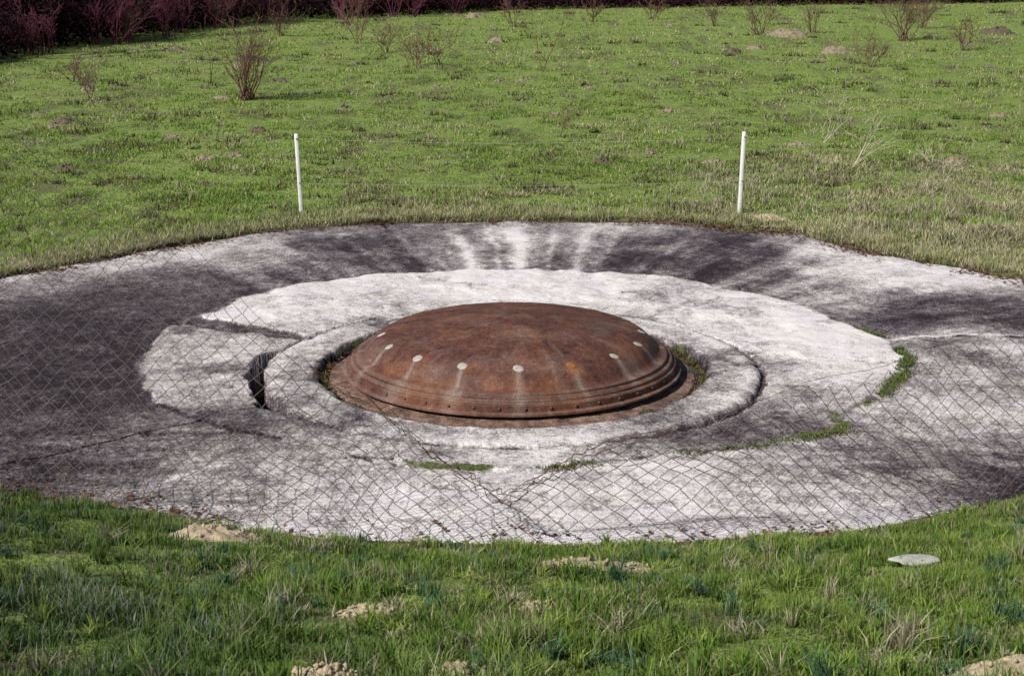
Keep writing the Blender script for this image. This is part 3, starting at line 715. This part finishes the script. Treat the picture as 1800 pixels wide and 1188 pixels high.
# ---------------------------------------------------------------- wood
FL=np.array([(-60,16),(-40,28),(-24.8,42),(-22.4,53),(-16.2,71),(0,83),(20,88),(39,92),(70,96)],float)
Ls=np.concatenate([[0],np.cumsum(np.hypot(*np.diff(FL,axis=0).T))])
def forest_pt(n,depth,s=None):
    s=rng.random(n)*Ls[-1] if s is None else s
    x=np.interp(s,Ls,FL[:,0]); y=np.interp(s,Ls,FL[:,1])
    dpt=rng.random(n)*depth; return x-dpt*.35,y+dpt
def tree_proto(seed,h):
    R=random.Random(seed); T=[[],[],[],[]]; C=[[],[],[],[]]
    def add(S,p,q,a,b): S[0].append(tuple(p));S[1].append(tuple(q));S[2].append(a);S[3].append(b)
    def grow(p,d,l,r,lev):
        n=5;q=p
        for i in range(n):
            d=(d+Vector((R.gauss(0,.13),R.gauss(0,.13),.06))).normalized(); q2=q+d*(l/n); rb=r*(1-.8*(i+1)/n)
            add(C,q,q2,r*(1-.8*i/n),rb)
            if lev>0:
                for _ in range(2):
                    grow(q2,(d+Vector((R.gauss(0,.6),R.gauss(0,.6),R.gauss(.1,.4)))).normalized(),l*R.uniform(.35,.55),rb*.7,lev-1)
            q=q2
    p=Vector((0,0,-.3)); d=Vector((0,0,1)); n=9; r=h*.018
    for i in range(n):
        d=(d+Vector((R.gauss(0,.05),R.gauss(0,.05),.1))).normalized(); q=p+d*(h/n); add(T,p,q,r*(1-.09*i),r*(1-.09*(i+1)))
        if i>=1:
            for _ in range(2+i//4):
                a=R.random()*6.28; grow(q,Vector((math.cos(a),math.sin(a),R.uniform(.1,.9))).normalized(),h*.34*(1-.07*i),r*(1-.09*i)*.4,2)
        p=q
    return tubes(T[0],T[1],np.array(T[2]),np.array(T[3]),7),tubes(C[0],C[1],np.array(C[2]),np.array(C[3]),3)
prot=[]
for s in range(4):
    (v1,f1),(v2,f2)=tree_proto(s+5,9+s*1.2)
    e_=empty("bare_tree"); a=build("trunk",v1,f1,M_tree,parent=e_); b=build("crown",v2,f2,M_twig,parent=e_)
    tag(e_,"leafless dark tree at the edge of the wood","tree","trees of the wood edge"); prot.append((e_,a,b))
tx,ty=forest_pt(80,16)
for i in range(80):
    x_,y_=float(tx[i]),float(ty[i])
    if i<4: e_,a,b=prot[i]
    else:
        pr=prot[i%4]; e_=pr[0].copy(); col.objects.link(e_)
        for o in pr[1:]:
            c_=o.copy(); c_.parent=e_; col.objects.link(c_)
    e_.location=(x_,y_,float(Hh(np.array([x_]),np.array([y_]))[0])); e_.rotation_euler=(0,0,random.random()*6.28); s_=random.uniform(.8,1.25); e_.scale=(s_,s_,s_)
for q in range(20):
    s_=np.array([Ls[2]-4+ (Ls[5]-Ls[2])*(q+random.random())/20]); a,b=forest_pt(1,1.5,s_)
    h_=random.uniform(1.6,3.4)
    V,F=shrub_mesh(q+211,h_,h_*.9,9,2,.034,.012)
    put("shrub",V,F,M_maroon,float(a[0])+.8,float(b[0])-1.2,"leafless maroon shrub along the edge of the wood","shrub","maroon shrubs along the wood")
n=42000
x,y=forest_pt(n,13); zb=Hh(x,y); h=rng.random(n)**.8*(1.2+3.2*fbm(x*.25,y*.25,500))*(.7+.6*ss(-5,-20,x))
p0=np.stack([x,y,zb+h*.75],-1); dr=rng.normal(0,1,(n,3)); dr[:,2]=np.abs(dr[:,2])*1.1; dr/=np.linalg.norm(dr,axis=1,keepdims=True)
p1=p0+dr*(.4+.9*rng.random((n,1)))
V,F=tubes(p0,p1,np.full(n,.028),np.full(n,.010),3)
o=build("undergrowth",V,F,M_twig); o["kind"]="stuff"
n=90000
x,y=forest_pt(n,13); zb=Hh(x,y); h=rng.random(n)**1.0*(.8+3.6*fbm(x*.25,y*.25,500))*(.6+.7*ss(-5,-20,x))
p=np.stack([x,y,zb+h],-1)[:,None,:]+rng.normal(0,.11,(n,3,3))
c=np.array([.032,.004,.013])*(.2+1.5*rng.random((n,1)))*(.1+1.8*fbm(x*.35,y*.35,510)[:,None]**1.5); c=np.repeat(c,3,0)  # shade inside the wood put into this dark maroon
o=build("wood_foliage",p.reshape(-1,3),np.arange(n*3).reshape(-1,3),M_lf,cols=c); o["kind"]="stuff"
# ---------------------------------------------------------------- light, sky, camera
az=np.array([-.76,-.65]); az/=np.hypot(*az); el=math.radians(40)
sund=Vector((az[0]*math.cos(el),az[1]*math.cos(el),math.sin(el)))
sl=bpy.data.lights.new("sun",'SUN'); sl.energy=5.0; sl.angle=math.radians(.5); sl.color=(1,.955,.90)
so=bpy.data.objects.new("sun",sl); so.rotation_mode='QUATERNION'; so.rotation_quaternion=(-sund).to_track_quat('-Z','Y'); so.location=(-30,-30,40); col.objects.link(so)
w=bpy.data.worlds.new("World"); scene.world=w; w.use_nodes=True; nt=w.node_tree
sky=nt.nodes.new('ShaderNodeTexSky'); sky.sky_type='NISHITA'; sky.sun_disc=False; sky.sun_elevation=el; sky.sun_rotation=math.atan2(az[0],az[1])%(2*math.pi)
nt.links.new(sky.outputs[0],nt.nodes['Background'].inputs[0]); nt.nodes['Background'].inputs[1].default_value=.05
cam=bpy.data.cameras.new("camera"); cam.lens=50; cam.sensor_width=36; cam.clip_end=3000
co=bpy.data.objects.new("camera",cam); co.location=(0,-18.8,5.39); co.rotation_euler=(math.radians(90-14.75),0,0); col.objects.link(co)
scene.camera=co
scene.view_settings.view_transform='Standard'; scene.view_settings.look='None'; scene.view_settings.exposure=0
